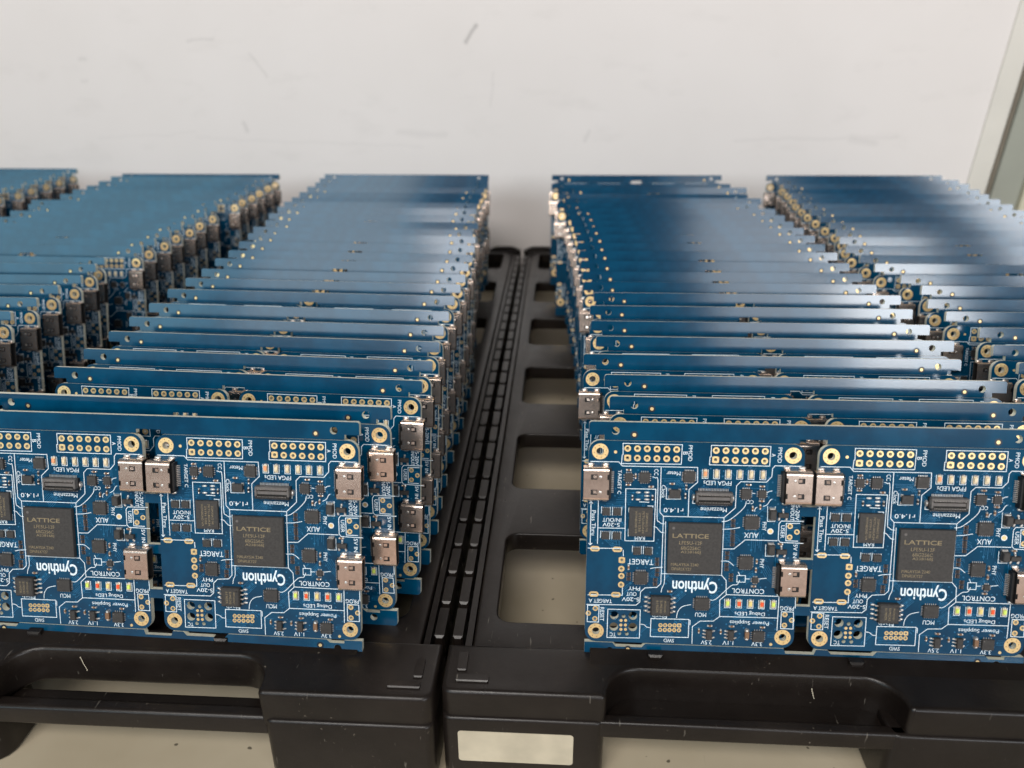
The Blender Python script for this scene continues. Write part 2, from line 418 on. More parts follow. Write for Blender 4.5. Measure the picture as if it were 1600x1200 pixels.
# ------------------------------------------------------------------ circuit board artwork (millimetres, u to the right, v down from the top edge)
LINES = [[(0.46, 5.76),(7.92, 5.72),(8.91, 6.81),(28.56, 6.73),(28.71, 10.71),(26.56, 12.75),(26.62, 20.05)], [(19.07, 6.9),(19.16, 19.17),(20.11, 20.22),(35.99, 20.16),(38.83, 17.39),(38.84, 11.43),(39.92, 10.29),(46.5, 10.25),(47.82, 8.75),(47.9, 6.54),(48.49, 5.79),(55.59, 5.8)], [(20.11, 20.22),(20.13, 27.98),(20.07, 38.98),(19.08, 40.04),(15.92, 40.28),(14.74, 41.48),(14.63, 44.34),(13.63, 45.28),(0.24, 45.51)], [(20.76, 21.64),(20.99, 35.35)], [(35.99, 20.16),(36.08, 36.08),(37.34, 37.49),(37.51, 41.41)], [(20.17, 36.15),(36.08, 36.08)], [(36.12, 28.76),(38.98, 28.67),(41.83, 26.07),(50.24, 26.07)], [(56.65, 20.58),(50.9, 20.67),(50.35, 21.43),(50.39, 25.81),(50.97, 26.5),(56.98, 26.62)], [(29.02, 55.78),(28.95, 50.82),(30.95, 49.18),(34.46, 49.05),(36.05, 47.7),(35.9, 43.06),(37.58, 41.45),(55.8, 41.48),(55.85, 44.65)], [(36.05, 47.7),(51.35, 47.56)], [(51.45, 41.55),(51.42, 51.12)], [(0.26, 29.61),(9.52, 29.45)], [(9.78, 29.88),(9.87, 31.61)], [(9.87, 40.36),(9.88, 42.59),(0.55, 42.76)], [(0.61, 45.75),(3.7, 45.77),(3.68, 50.48),(0.59, 50.46),(0.61, 45.75)], [(2.83, 16.34),(2.87, 28.38)], [(2.82, 23.92),(10.05, 23.84)], [(0.9, 16.76),(0.92, 28.56)], [(0.43, 17.2),(0.9, 16.69),(1.4, 17.25)], [(0.43, 28.2),(0.92, 28.69),(1.45, 28.17)], [(9.99, 12.94),(17.9, 12.89),(17.81, 27.16),(10.14, 27.27),(9.99, 12.94)], [(8.93, 0.7),(24.36, 0.73),(24.26, 5.97),(8.65, 6.15),(8.78, 3.84),(9.01, 3.76),(8.93, 0.7)], [(31.86, 0.72),(47.14, 0.69),(47.1, 5.94),(31.6, 5.93),(31.63, 3.83),(31.91, 3.78),(31.86, 0.72)], [(20.67, 15.5),(24.56, 15.39)], [(20.68, 12.38),(20.67, 15.5)], [(6.11, 46.67),(14.85, 46.59),(14.84, 54.64),(6.06, 54.8),(6.11, 46.67)], [(17.78, 48.95),(27.95, 48.83),(27.97, 53.99),(17.75, 54.08),(17.78, 48.95)], [(28.27, 48.97),(28.28, 50.46)], [(52.29, 45.75),(55.48, 45.74),(55.64, 50.52),(52.34, 50.49),(52.29, 45.75)], [(55.74, 21.16),(52.23, 21.26),(52.36, 26.0),(55.54, 26.03)], [(40.15, 36.0),(42.34, 35.97),(42.34, 37.83),(40.18, 37.83),(40.15, 36.0)], [(42.39, 36.89),(43.53, 36.85)], [(45.8, 36.82),(47.93, 36.5)], [(47.18, 16.79),(47.31, 20.85),(49.26, 20.84),(49.17, 16.74)], [(47.22, 27.16),(47.26, 30.39),(49.52, 30.37),(49.47, 27.09)], [(3.77, 17.95),(3.69, 19.89)], [(6.07, 18.01),(6.03, 20.41)], [(6.67, 18.0),(6.61, 20.39)], [(9.09, 17.93),(8.98, 20.33)], [(3.69, 24.66),(3.61, 26.7)], [(6.12, 24.72),(6.05, 27.01)], [(6.68, 24.7),(6.66, 26.99)], [(9.03, 24.76),(8.97, 26.92)], [(12.24, 28.6),(12.22, 30.39)], [(14.6, 28.66),(14.61, 30.83)], [(15.13, 28.64),(15.15, 30.81)], [(17.5, 28.83),(17.52, 30.81)], [(15.82, 17.5),(17.26, 17.51),(17.2, 19.47)], [(10.95, 23.94),(10.96, 25.97)], [(17.16, 24.14),(17.12, 25.84)], [(10.99, 19.39),(10.95, 18.13)], [(27.69, 14.94),(27.63, 16.44),(28.82, 16.53)], [(37.6, 16.42),(37.7, 14.93)], [(13.62, 16.43),(16.27, 16.49)], [(43.0, 13.31),(43.83, 13.41)]]
CURVES = [[(16.89, 9.53),(17.73, 9.84),(18.36, 10.69),(18.44, 20.45),(18.96, 21.69),(19.7, 22.23),(20.54, 22.28)], [(17.56, 23.12),(18.41, 23.35),(19.16, 24.21),(19.78, 24.7),(20.51, 24.73)], [(35.44, 21.23),(37.09, 20.93),(39.38, 19.12),(41.18, 17.08),(41.58, 15.57)], [(35.53, 23.36),(38.14, 23.16),(40.26, 22.72)], [(46.76, 13.21),(47.32, 12.75),(48.14, 12.56)], [(46.0, 16.82),(47.03, 16.3),(47.68, 15.17),(48.18, 14.78)], [(15.02, 50.62),(16.0, 50.79),(16.76, 51.42),(17.62, 51.52)], [(20.99, 35.35),(20.98, 38.69),(20.42, 40.25),(20.22, 41.42)], [(24.6, 48.51),(24.9, 46.69),(26.06, 45.22),(28.35, 44.57)], [(33.0, 42.98),(34.8, 42.84),(38.6, 38.98),(40.26, 38.54),(40.92, 37.24)], [(17.09, 34.84),(18.42, 34.54),(20.47, 34.35)], [(35.55, 32.15),(37.58, 32.14),(39.19, 33.36)], [(43.83, 18.25),(44.02, 17.37),(44.48, 17.11)], [(40.86, 35.97),(40.39, 34.97)]]
TEXTS = [('B', 25.22, 2.99, 0.78, 1.18, 90),('PMOD', 26.52, 2.96, 4.23, 1.04, 90),('TARGET C', 8.3, 11.18, 6.54, 0.96, 90),('CC', 17.85, 8.27, 1.64, 1.1, 90),('Clock', 19.89, 13.52, 3.54, 1.05, 90),('Pass Thru', 1.69, 22.56, 6.89, 1.07, 90),('A', 47.97, 2.99, 0.83, 1.03, 90),('PMOD', 49.58, 2.95, 4.09, 1.07, 90),('PHY', 46.58, 22.24, 2.37, 1.03, 90),('USER', 51.41, 23.58, 3.5, 1.03, 90),('5-20V', 54.95, 18.32, 4.09, 1.03, 90),('IN/OUT', 53.67, 18.36, 4.26, 1.03, 90),('5V IN', 54.94, 28.81, 3.77, 1.04, 90),('PHY', 46.47, 32.49, 2.53, 1.05, 90),('RESET', 4.57, 48.14, 3.92, 1.09, 90),('Meter', 22.33, 8.49, 3.61, 1.09, 180),('r1.4.0', 22.69, 18.52, 5.14, 1.2, 180),('IN/OUT', 6.52, 21.61, 4.97, 1.06, 180),('5-20V', 6.39, 22.93, 4.61, 1.06, 180),('RAM', 14.09, 26.44, 2.66, 0.96, 180),('FPGA LEDs', 33.86, 10.81, 7.27, 1.18, 180),('Mezzanine', 33.17, 18.04, 6.88, 1.2, 180),('CC', 42.6, 15.72, 1.7, 1.04, 180),('AUX', 43.31, 24.77, 3.74, 1.45, 180),('TARGET', 14.49, 33.05, 6.79, 1.53, 180),('PHY', 13.0, 40.56, 3.17, 1.08, 180),('OUT', 12.32, 42.14, 2.69, 1.09, 180),('5-20V', 12.12, 43.65, 4.65, 1.09, 180),('TARGET A', 4.03, 44.38, 6.28, 1.09, 180),('TC', 7.6, 53.87, 1.63, 1.1, 180),('SWD', 22.76, 55.03, 2.74, 1.05, 180),('Flash', 20.08, 48.22, 3.9, 0.99, 180),('CONTROL', 43.22, 40.28, 8.48, 1.33, 180),('MCU', 31.0, 47.37, 2.95, 1.19, 180),('Debug LEDs', 43.99, 46.5, 7.96, 1.34, 180),('Power Supplies', 43.99, 49.08, 10.37, 1.4, 180),('2.5V', 32.82, 55.16, 2.87, 1.15, 180),('1.1V', 38.59, 55.08, 2.86, 1.14, 180),('3.3V', 46.28, 55.14, 2.88, 1.14, 180),('PROG', 53.71, 44.78, 3.62, 1.17, 180)]
LOGO = ('Cynthion', 29.1, 39.11, 11.94, 4.36, 180)
CHIPTEXT = [('LATTICE', 27.24, 24.99, 9.46, 1.21, 0),('LFE5U-12F', 27.31, 26.88, 5.99, 0.96, 0),('6BG256C', 27.37, 28.32, 5.16, 0.91, 0),('A238168J', 27.41, 29.49, 5.16, 0.91, 0),('MALAYSIA 2240', 25.97, 32.89, 7.22, 0.82, 0),('DP6RLKY27', 25.18, 34.14, 5.18, 0.82, 0)]
RINGS = [(7.01, 3.06, 0.42),(49.99, 55.12, 0.35),(48.22, 23.57, 0.62)]
PMOD_B = [(10.16, 2.03),(12.73, 2.04),(15.28, 2.04),(17.84, 2.05),(20.39, 2.05),(22.94, 2.06),(10.21, 4.6),(12.77, 4.59),(15.33, 4.59),(17.88, 4.58),(20.43, 4.57),(22.98, 4.57)]
PMOD_A = [(33.16, 2.08),(35.69, 2.07),(38.22, 2.05),(40.75, 2.04),(43.27, 2.03),(45.78, 2.01),(33.12, 4.54),(35.65, 4.56),(38.18, 4.57),(40.71, 4.59),(43.23, 4.61),(45.75, 4.63)]
SWD = [(20.41, 50.76),(21.66, 50.73),(22.91, 50.7),(24.16, 50.67),(25.41, 50.64),(20.33, 52.07),(21.6, 52.05),(22.86, 52.03),(24.13, 52.02),(25.39, 52.0)]
BTN = [(2.73, 46.59),(0.86, 48.02),(2.67, 49.52),(53.26, 22.05),(55.1, 23.54),(53.3, 25.02),(53.26, 46.54),(55.15, 48.06),(53.3, 49.55)]
USBA = [(9.49, 32.7),(9.43, 35.14),(9.49, 37.15),(9.48, 39.6)]
SLOTS = [(2.22, 29.73),(8.19, 29.75),(2.19, 42.52),(8.16, 42.49)]
TCH = [(7.87, 48.36),(12.91, 48.3),(7.84, 51.63),(12.96, 51.57)]
TCS = [(10.41, 48.52),(9.39, 53.54),(11.41, 53.54)]
TCP = [(9.76, 49.78),(10.99, 49.73),(9.74, 51.09),(10.97, 51.04),(9.78, 52.34),(11.01, 52.3)]
LED1 = [(30.58, 8.29),(33.52, 8.3),(36.58, 8.3),(39.55, 8.28),(42.48, 8.28),(45.51, 8.26)]
LED2 = [(37.97, 43.75),(40.98, 43.77),(43.98, 43.74),(46.97, 43.76),(50.03, 43.7)]
QFN = [('CC', 14.8, 9.72, 2.84, 2.8, 4),('CC2', 41.34, 13.47, 2.67, 2.66, 4),('METER', 26.4, 9.2, 3.2, 3.01, 6),('AUXPHY', 43.14, 21.2, 3.95, 3.52, 6),('PHY', 42.09, 32.23, 3.81, 3.63, 6),('TPHY', 14.58, 37.34, 3.68, 3.53, 6),('MCU', 31.09, 44.13, 4.06, 3.46, 6),('V33', 46.45, 52.79, 3.27, 2.98, 4),('ESD', 10.68, 9.88, 2.23, 2.44, 3),('ESD2', 45.54, 13.49, 2.1, 2.18, 3),('ESD3', 44.89, 37.11, 1.58, 1.58, 3)]
FET = [(4.95, 19.27, 2.1, 1.91),(7.87, 19.2, 2.23, 1.9),(4.85, 25.89, 2.16, 1.87),(7.88, 25.87, 2.19, 1.84),(13.41, 29.95, 2.11, 1.67),(16.39, 29.93, 2.11, 1.66)]
BGA = (28.41, 28.51, 14.81, 13.99)
RAM = (14.1, 21.71, 6.5, 7.9)
OSC = (22.8, 13.79, 3.5, 2.45)
MEZZ = (32.77, 14.44, 10.09, 3.23)
FLASH = (20.03, 44.77, 5.42, 5.29)
SOT5 = [(33.34, 52.73, 1.94, 2.79),(39.14, 52.64, 1.82, 2.79)]
DIODE = [(48.33, 18.69, 1.82, 3.56),(48.4, 28.23, 1.96, 3.67)]
SOT3 = [(51.19, 18.95, 2.46, 1.13),(51.27, 28.93, 2.55, 1.18)]
CAPH = [(10.61, 7.82),(10.61, 11.83),(16.61, 12.23),(41.96, 11.06),(45.5, 11.39),(45.57, 15.35),(22.08, 11.27),(33.55, 50.38),(39.35, 50.34),(47.54, 50.29),(44.58, 38.83),(22.51, 41.0),(50.99, 26.92)]
CAPV = [(11.79, 15.3),(17.07, 15.21),(25.8, 12.12),(25.65, 14.49),(43.27, 17.47),(45.23, 16.97),(45.08, 31.9),(44.96, 34.31),(30.69, 51.92),(36.52, 51.96),(11.32, 34.64),(12.46, 9.46)]
CAPL = [(43.43, 52.47)]
BARE = [(13.31, 13.86),(15.54, 13.8),(15.57, 14.75),(13.29, 15.81),(15.6, 15.75)]
ARR = [(38.42, 21.57),(38.44, 24.53),(38.47, 26.8),(37.27, 30.5),(37.29, 33.67),(38.57, 36.61),(18.85, 32.86),(18.99, 35.8),(18.54, 38.51),(11.44, 37.21)]
CON = [(-1.35, 11.22, 7.22, 11.21),(49.35, 11.05, 57.62, 10.84),(49.45, 36.12, 57.26, 35.86)]
EDGE = [(0.11, 5.89),(0.09, 38.88),(55.85, 44.65),(54.81, 0.04),(12.54, 0.06),(19.11, 56.04)]
BH = 56.0
def Z(v): return BH - v
def UZ(p): return (p[0], BH - p[1])

def smooth_line(pl, n=4):
    P = [Vector(UZ(p)) for p in pl]; P = [P[0]] + P + [P[-1]]; out = []
    for i in range(1, len(P) - 2):
        for j in range(n):
            t = j / n; a, b, c, d = P[i - 1:i + 3]
            q = .5 * ((2 * b) + (c - a) * t + (2 * a - 5 * b + 4 * c - d) * t * t + (3 * b - a - 3 * c + d) * t ** 3)
            out.append((q.x, q.y))
    out.append(tuple(P[-1])); return out

# --- the laminate with its drilled holes
MOUNT = [(3, 3), (53, 3), (3, 53), (53, 53)]
def board_mesh(detail):
    holes = [circle(u, Z(v), 1.0, 18) for u, v in MOUNT]
    if detail:
        for u, v in PMOD_A + PMOD_B: holes.append(circle(u, Z(v), .44, 10))
        for u, v in SWD: holes.append(circle(u, Z(v), .30, 8))
        for u, v in BTN + USBA: holes.append(circle(u, Z(v), .40, 10))
        for u, v in SLOTS: holes.append(circle(u, Z(v), .32, 12, sx=.55))
        for u, v in TCH: holes.append(circle(u, Z(v), 1.18, 16))
        for u, v in TCS: holes.append(circle(u, Z(v), .5, 10))
    me = curve_solid('circuit_board', rrect(0, 56, 0, 56, 3.0), holes, 1.6)
    return xf(me, lambda x, y, z: (x, 0.8 + z, y), 'pcb')

def silk_mesh(detail):
    mb = MB()
    for i, l in enumerate(LINES): mb.ribbon([UZ(p) for p in l], .18, .030 + .004 * (i % 6), 'silk')
    for i, l in enumerate(CURVES): mb.ribbon(smooth_line(l), .17, .054 + .004 * (i % 3), 'silk')
    for t, u, v, L, H, r in TEXTS: write(mb, t, u, Z(v), L, H, r, .066, 'silk', .0)
    t, u, v, L, H, r = LOGO; write(mb, t, u, Z(v), L, H, r, .066, 'silk', .02)
    for u, v in LED1 + LED2:
        mb.ribbon([(u - .75, Z(v - 1.1)), (u - .75, Z(v + 1.35)), (u + .75, Z(v + 1.35)), (u + .75, Z(v - 1.1))], .14, .05, 'silk')
    return mb.mesh('silkscreen')

def trace_mesh():
    rnd = random.Random(3); mb = MB()
    def bundle(u, v, ang, n, pitch, L, jit=.6):
        if u < 12 and 27 < v < 44: return
        ca, sa = math.cos(math.radians(ang)), math.sin(math.radians(ang))
        for i in range(n):
            ox, oy = -sa * pitch * i, ca * pitch * i
            l0 = rnd.uniform(-jit, jit); l1 = L + rnd.uniform(-jit, jit)
            p = [(u + ox + ca * l0, v + oy + sa * l0), (u + ox + ca * l1, v + oy + sa * l1)]
            if rnd.random() < .6:
                q = rnd.choice((0, 90, 45)) ; p.append((p[1][0] + math.cos(math.radians(q)) * rnd.uniform(.4, 1.8), p[1][1] + math.sin(math.radians(q)) * rnd.uniform(.4, 1.8)))
            p = [(min(55.2, max(.8, a)), min(55.2, max(.8, b))) for a, b in p]
            mb.ribbon([UZ(x) for x in p], rnd.choice((.09, .11, .13)), .010 + .0015 * (i % 4), 'trace')
    for a in [(22, 36.7, 135, 10, .42, 3.2), (27, 41.5, 135, 7, .4, 3), (36, 22, 0, 14, .45, 1.8), (36.3, 29, 0, 10, .5, 1.6), (20.2, 24, 180, 12, .5, 1.4), (26, 19.5, -45, 9, .45, 3),
              (20, 18.5, 45, 6, .4, 2.2), (30, 17, 45, 6, .4, 2), (33.5, 46, -45, 8, .35, 3), (41.5, 37.2, -45, 5, .4, 3.2), (33, 43, -45, 6, .4, 3), (18, 52, 0, 6, .45, 5), (25, 48, 45, 5, .5, 2),
              (38, 24, 30, 5, .5, 3), (8, 14, 0, 6, .5, 3), (10, 22, 90, 5, .5, 4), (16, 32, 0, 5, .45, 3), (46, 24, 90, 6, .5, 4), (30, 12, 0, 5, .4, 2), (48, 33, 60, 5, .5, 3), (40, 47, 0, 4, .4, 6), (44, 7, 135, 5, .5, 2.5),
              (13, 42, 135, 6, .4, 2.5), (24, 9.5, 45, 5, .4, 2.4), (52, 31, 90, 5, .5, 3)]: bundle(*a)
    for _ in range(70):
        bundle(rnd.uniform(3, 52), rnd.uniform(7, 53), rnd.choice((0, 45, 90, 135)), rnd.randint(1, 4), .42, rnd.uniform(1.2, 5), .5)
    for i in range(430):
        u, v = rnd.uniform(1.5, 54.5), rnd.uniform(6.5, 54)
        if (u < 9.5 and 29 < v < 43) or (abs(u - 28.4) < 7.5 and abs(v - 28.5) < 7.5): continue
        mb.ring(u, Z(v), .22, .09, .022 + .001 * (i % 5), 'trace', 7)
    return mb.mesh('copper_traces')

def mount_ring():
    mb = MB(); mb.ring(0, 0, 2.15, 1.0, .04, 'gold', 28, barrel='rim')
    for i in range(8):
        a = math.pi / 4 * i + .2; mb.disc(1.6 * math.cos(a), 1.6 * math.sin(a), .13, .046, 'rim', 8)
    return mb.mesh('mounting_ring')
def pin_pads(pts, c, r, ri, sq=None):
    mb = MB()
    for i, (u, v) in enumerate(pts): mb.ring(u - c[0], c[1] - v, r, ri, .04, 'gold', 14, square=(i == sq), barrel='rim')
    return mb.mesh('pin_pads')
def centre(pts): return (sum(p[0] for p in pts) / len(pts), sum(p[1] for p in pts) / len(pts))

def qfn(w, h, n, hgt=.85):
    mb = MB(); mb.box(-w / 2, w / 2, -h / 2, h / 2, .02, hgt, 'chip', .08)
    for k in range(n):
        for sx, span in ((1, w), (-1, w)):
            z = (k - (n - 1) / 2) * h * .82 / n; x = sx * w / 2
            mb.box(min(x, x + sx * .38), max(x, x + sx * .38), z - .12, z + .12, .02, .14, 'solder', .03)
        for sz in (1, -1):
            x = (k - (n - 1) / 2) * w * .82 / n; z = sz * h / 2
            mb.box(x - .12, x + .12, min(z, z + sz * .38), max(z, z + sz * .38), .02, .14, 'solder', .03)
    if w > 3: mb.disc(-w * .36, h * .36, .18, hgt + .01, 'grey_plastic', 10)
    return mb.mesh('quad_flat_chip')
def led_mesh(c):
    mb = MB(); mb.box(-.5, .5, -.95, .95, .02, .35, 'led_white', .05); mb.box(-.42, .42, -.55, .6, .35, .72, c, .1)
    mb.dome(0, 1.02, .52, .32, .03, .38, 'solder'); mb.dome(0, -.98, .5, .28, .03, .25, 'solder')
    return mb.mesh('led')
def passive(body, L=1.0, W=.5, H=.45):
    mb = MB(); mb.box(-L / 2 + .2, L / 2 - .2, -W / 2, W / 2, .02, H, body, .05)
    for s in (-1, 1): mb.dome(s * (L / 2), 0, .26 * L + .05, W * .62, .02, H * .95, 'solder', 8)
    return mb.mesh('small_part')
def array_mesh():
    mb = MB()
    for j in (-1, 1):
        mb.box(-.28, .28, j * .62 - .5, j * .62 + .5, .02, .38, 'resist', .05)
        for k in range(4):
            for s in (-1, 1): mb.dome(s * .46, j * .62 + (k - 1.5) * .27, .17, .075, .02, .2, 'copper', 6)
    return mb.mesh('resistor_array')
def fet_mesh():
    mb = MB(); mb.box(-1, 1, -.9, .9, .02, .75, 'chip', .06)
    for k in range(4):
        for s in (-1, 1): mb.box((k - 1.5) * .5 - .12, (k - 1.5) * .5 + .12, min(s * .9, s * 1.15), max(s * .9, s * 1.15), .02, .12, 'solder', .02)
    return mb.mesh('power_switch_chip')
def big_chip():
    mb = MB(); mb.box(-7, 7, -6.95, 6.95, .35, 1.5, 'chip', .12); mb.box(-6.2, 6.2, -6.2, 6.2, .02, .36, 'dark')
    cu, cv = BGA[0], BGA[1]
    for t, u, v, L, H, r in CHIPTEXT: write(mb, t, u - cu, cv - v, L, H, r, 1.515, 'chip_ink', .015 if t == 'LATTICE' else .0)
    mb.disc(-5.7, 5.6, .38, 1.512, 'grey_plastic', 14)
    return mb.mesh('processor_chip')
def ram_mesh():
    mb = MB(); w, h = RAM[2] - .3, RAM[3]; mb.box(-w / 2, w / 2, -h / 2, h / 2, .12, 1.05, 'chip', .08); mb.box(-w / 2 + .4, w / 2 - .4, -h / 2 + .4, h / 2 - .4, .02, .13, 'dark')
    rnd = random.Random(5)
    for i, wd in enumerate((.45, .45, .45, .45)):      # faint lines of laser marking, reading down the chip
        txt = ('256MX8A12 N2', '7KTU-BGA24', '2YFH S28', 'WWNBOND W9')[i]
        write(mb, txt, 1.6 - i * .95, 0, h * (.78 if i % 2 else .66), .55, 90, 1.062, 'chip_ink', .0)
    return mb.mesh('memory_chip')
def osc_mesh():
    mb = MB(); mb.box(-1.45, 1.45, -1.1, 1.1, .05, .95, 'chip', .08)
    for a in (-1, 1):
        for c in (-1, 1): mb.box(a * 1.3 - .35, a * 1.3 + .35, c * .95 - .35, c * .95 + .35, .02, .3, 'solder', .06)
    return mb.mesh('clock_chip')
def flash_mesh():
    mb = MB(); mb.box(-2.6, 2.6, -2.65, 2.65, .15, 1.8, 'chip', .3)
    for k in range(4):
        z = (k - 1.5) * 1.27
        for s in (-1, 1):
            mb.box(min(s * 2.6, s * 3.3), max(s * 2.6, s * 3.3), z - .2, z + .2, .7, .95, 'solder', .05)
            mb.box(min(s * 3.15, s * 3.4), max(s * 3.15, s * 3.4), z - .2, z + .2, .05, .93, 'solder', .05)
            mb.dome(s * 3.75, z, .62, .33, .02, .35, 'solder', 10)
    for i in range(3): write(mb, ('W25Q32JV', 'S1M2243', '6190ZK')[i], 1.1 - i * 1.0, 0, 3.5, .6, 90, 1.815, 'chip_ink', .0)
    mb.disc(1.9, 1.9, .3, 1.815, 'dark', 12)
    return mb.mesh('flash_chip')
def mezz_mesh():
    mb = MB(); w = 9.4
    mb.box(-w / 2, w / 2, -1.65, 1.65, .05, .9, 'dark', .1)
    mb.box(-w / 2, w / 2, .95, 1.65, .9, 2.3, 'grey_plastic', .12); mb.box(-w / 2, w / 2, -1.65, -.95, .9, 2.3, 'dark', .12)
    mb.box(-w / 2 + .6, w / 2 - .6, -.45, .45, .9, 2.0, 'grey_plastic', .1)
    for s in (-1, 1):
        mb.box(s * (w / 2 - .3) - .3, s * (w / 2 - .3) + .3, -.95, .95, .9, 2.3, 'grey_plastic', .1)
        mb.dome(s * (w / 2 + .35), -.2, .5, .95, .03, .9, 'solder', 10)
    for k in range(20):
        x = (k - 9.5) * .4
        for s in (-1, 1):
            mb.box(x - .09, x + .09, min(s * 1.6, s * 2.3), max(s * 1.6, s * 2.3), .03, .25, 'solder', .03)
            mb.box(x - .07, x + .07, s * .97 - .12, s * .97 + .12, 1.0, 2.36, 'solder', .03)
    return mb.mesh('mezzanine_connector')
def diode_mesh():
    mb = MB(); mb.box(-.85, .85, -1.25, 1.25, .1, 2.0, 'chip', .2)
    for s in (-1, 1): mb.box(-.75, .75, s * 1.45 - .28, s * 1.45 + .28, .02, .9, 'solder', .15)
    return mb.mesh('diode')
def sot3_mesh():
    mb = MB(); mb.box(-1.3, 1.3, -.6, .6, .1, 1.05, 'chip', .12)
    for x, z in ((0, 1), (-.95, -1), (.95, -1)):
        mb.box(x - .22, x + .22, min(z * .55, z * 1.1), max(z * .55, z * 1.1), .12, .5, 'solder', .06); mb.dome(x, z * 1.3, .35, .42, .02, .3, 'solder', 8)
    return mb.mesh('transistor')
def sot5_mesh():
    mb = MB(); mb.box(-.75, .75, -1.35, 1.35, .1, 1.1, 'chip', .12)
    for s, zs in ((-1, (-.95, 0, .95)), (1, (-.95, .95))):
        for z in zs:
            mb.box(min(s * .7, s * 1.2), max(s * .7, s * 1.2), z - .2, z + .2, .15, .5, 'solder', .05); mb.dome(s * 1.35, z, .42, .26, .02, .28, 'solder', 8)
    return mb.mesh('regulator_chip')

def usb_mesh():
    """USB-C socket, mouth towards +x; origin at the middle of its pin row side"""
    mb = MB(); L, W, H = 7.3, 8.94, 3.2; t = .25
    hw = W / 2
    # rounded outer shell: profile across z, swept along x
    prof = []
    r = .95
    for i in range(7): a = math.radians(90 * i / 6); prof.append((-hw + r - r * math.sin(math.pi / 2 - a) , H - r + r * math.sin(a)))
    prof = [(-hw, .15)] + [(-hw + r * (1 - math.cos(math.radians(90 * i / 6))), H - r + r * math.sin(math.radians(90 * i / 6))) for i in range(7)]
    left = prof; rightp = [(-z, h) for z, h in reversed(prof)]
    xs = [.7, 1.15, 2.15, 3.7, 5.4, L]
    cuts = {(1,): 'spring', (3, ): 'win'}
    zs = [-2.75, -1.35, 1.35, 2.75]
    def strip(P, x0, x1):
        for (a, b) in zip(P[:-1], P[1:]):
            mb.add([(x0, -a[1], a[0]), (x1, -a[1], a[0]), (x1, -b[1], b[0]), (x0, -b[1], b[0])], [(0, 1, 2, 3)], 'steel')
    strip(left, .7, L); strip(rightp, .7, L)
    Zs = [-hw + r] + zs + [hw - r]
    for i in range(len(xs) - 1):
        for j in range(5):
            if j in (1, 3) and i in (0, 3): continue           # open windows
            mb.add([(xs[i], -H, Zs[j]), (xs[i + 1], -H, Zs[j]), (xs[i + 1], -H, Zs[j + 1]), (xs[i], -H, Zs[j + 1])], [(0, 1, 2, 3)], 'steel')
    for j in (1, 3):
        for (a, b) in ((xs[0], xs[1]), (xs[3], xs[4])):
            z0, z1 = Zs[j], Zs[j + 1]
            mb.add([(a, -H, z0), (b, -H, z0), (b, -H, z1), (a, -H, z1), (a, -H + .45, z0), (b, -H + .45, z0), (b, -H + .45, z1), (a, -H + .45, z1)],
                   [(0, 1, 5, 4), (1, 2, 6, 5), (2, 3, 7, 6), (3, 0, 4, 7), (4, 5, 6, 7)], 'dark')
        z0, z1 = Zs[j] + .3, Zs[j + 1] - .3                     # sprung tongue inside the window
        a, b = xs[3] + .15, xs[4] - .2
        mb.add([(a, -H + .1, z0), (b, -H + .38, z0), (b, -H + .38, z1), (a, -H + .1, z1)], [(0, 1, 2, 3)], 'steel')
        mb.dome(2.9, (Zs[j] + Zs[j + 1]) / 2, .42, .42, H - .02, .12, 'solder', 12)
    mb.box(.0, .7, -hw + .5, hw - .5, .1, 2.2, 'dark', .1)
    mb.add([(.7, -.15, -hw), (.7, -.15, hw), (.7, -H + r, hw), (.7, -H, hw - r), (.7, -H, -hw + r), (.7, -H + r, -hw)], [(0, 1, 2, 3, 4, 5)], 'dark')
    # mouth: dark cavity, tongue and rolled steel lip
    lip = [(z, h) for z, h in left] + [(z, h) for z, h in rightp]
    inn = [(z * .93, .15 + (h - .15) * .84 + .2) for z, h in lip]
    n = len(lip)
    mb.add([(L, -h, z) for z, h in lip] + [(L, -h, z) for z, h in inn], [(i, i + 1, n + i + 1, n + i) for i in range(n - 1)] + [(n - 1, 0, n, 2 * n - 1)], 'steel')
    mb.add([(L, -h, z) for z, h in inn] + [(L - 3, -h, z) for z, h in inn], [(i, i + 1, n + i + 1, n + i) for i in range(n - 1)] + [(n - 1, 0, n, 2 * n - 1)], 'dark')
    mb.add([(L - 3, -h, z) for z, h in inn], [tuple(range(n))], 'dark')
    mb.box(L - 3, L - .7, -3.3, 3.3, 1.3, 2.0, 'dark', .1)
    for k in range(12):
        z = (k - 5.5) * .5
        mb.box(-.75, .1, z - .13, z + .13, .03, .3, 'solder', .05); mb.box(-.1, .35, z - .13, z + .13, .3, .9, 'solder', .05)
    for s in (-1, 1):
        for x in (1.5, 5.4):
            mb.dome(x, s * (hw + .35), 1.0, .5, .02, .55, 'solder', 12)
            mb.box(x - .55, x + .55, min(s * (hw - .1), s * (hw + .18)), max(s * (hw - .1), s * (hw + .18)), .02, 1.2, 'steel', .05)
    me = mb.mesh('usb_socket', smooth=False)
    return me

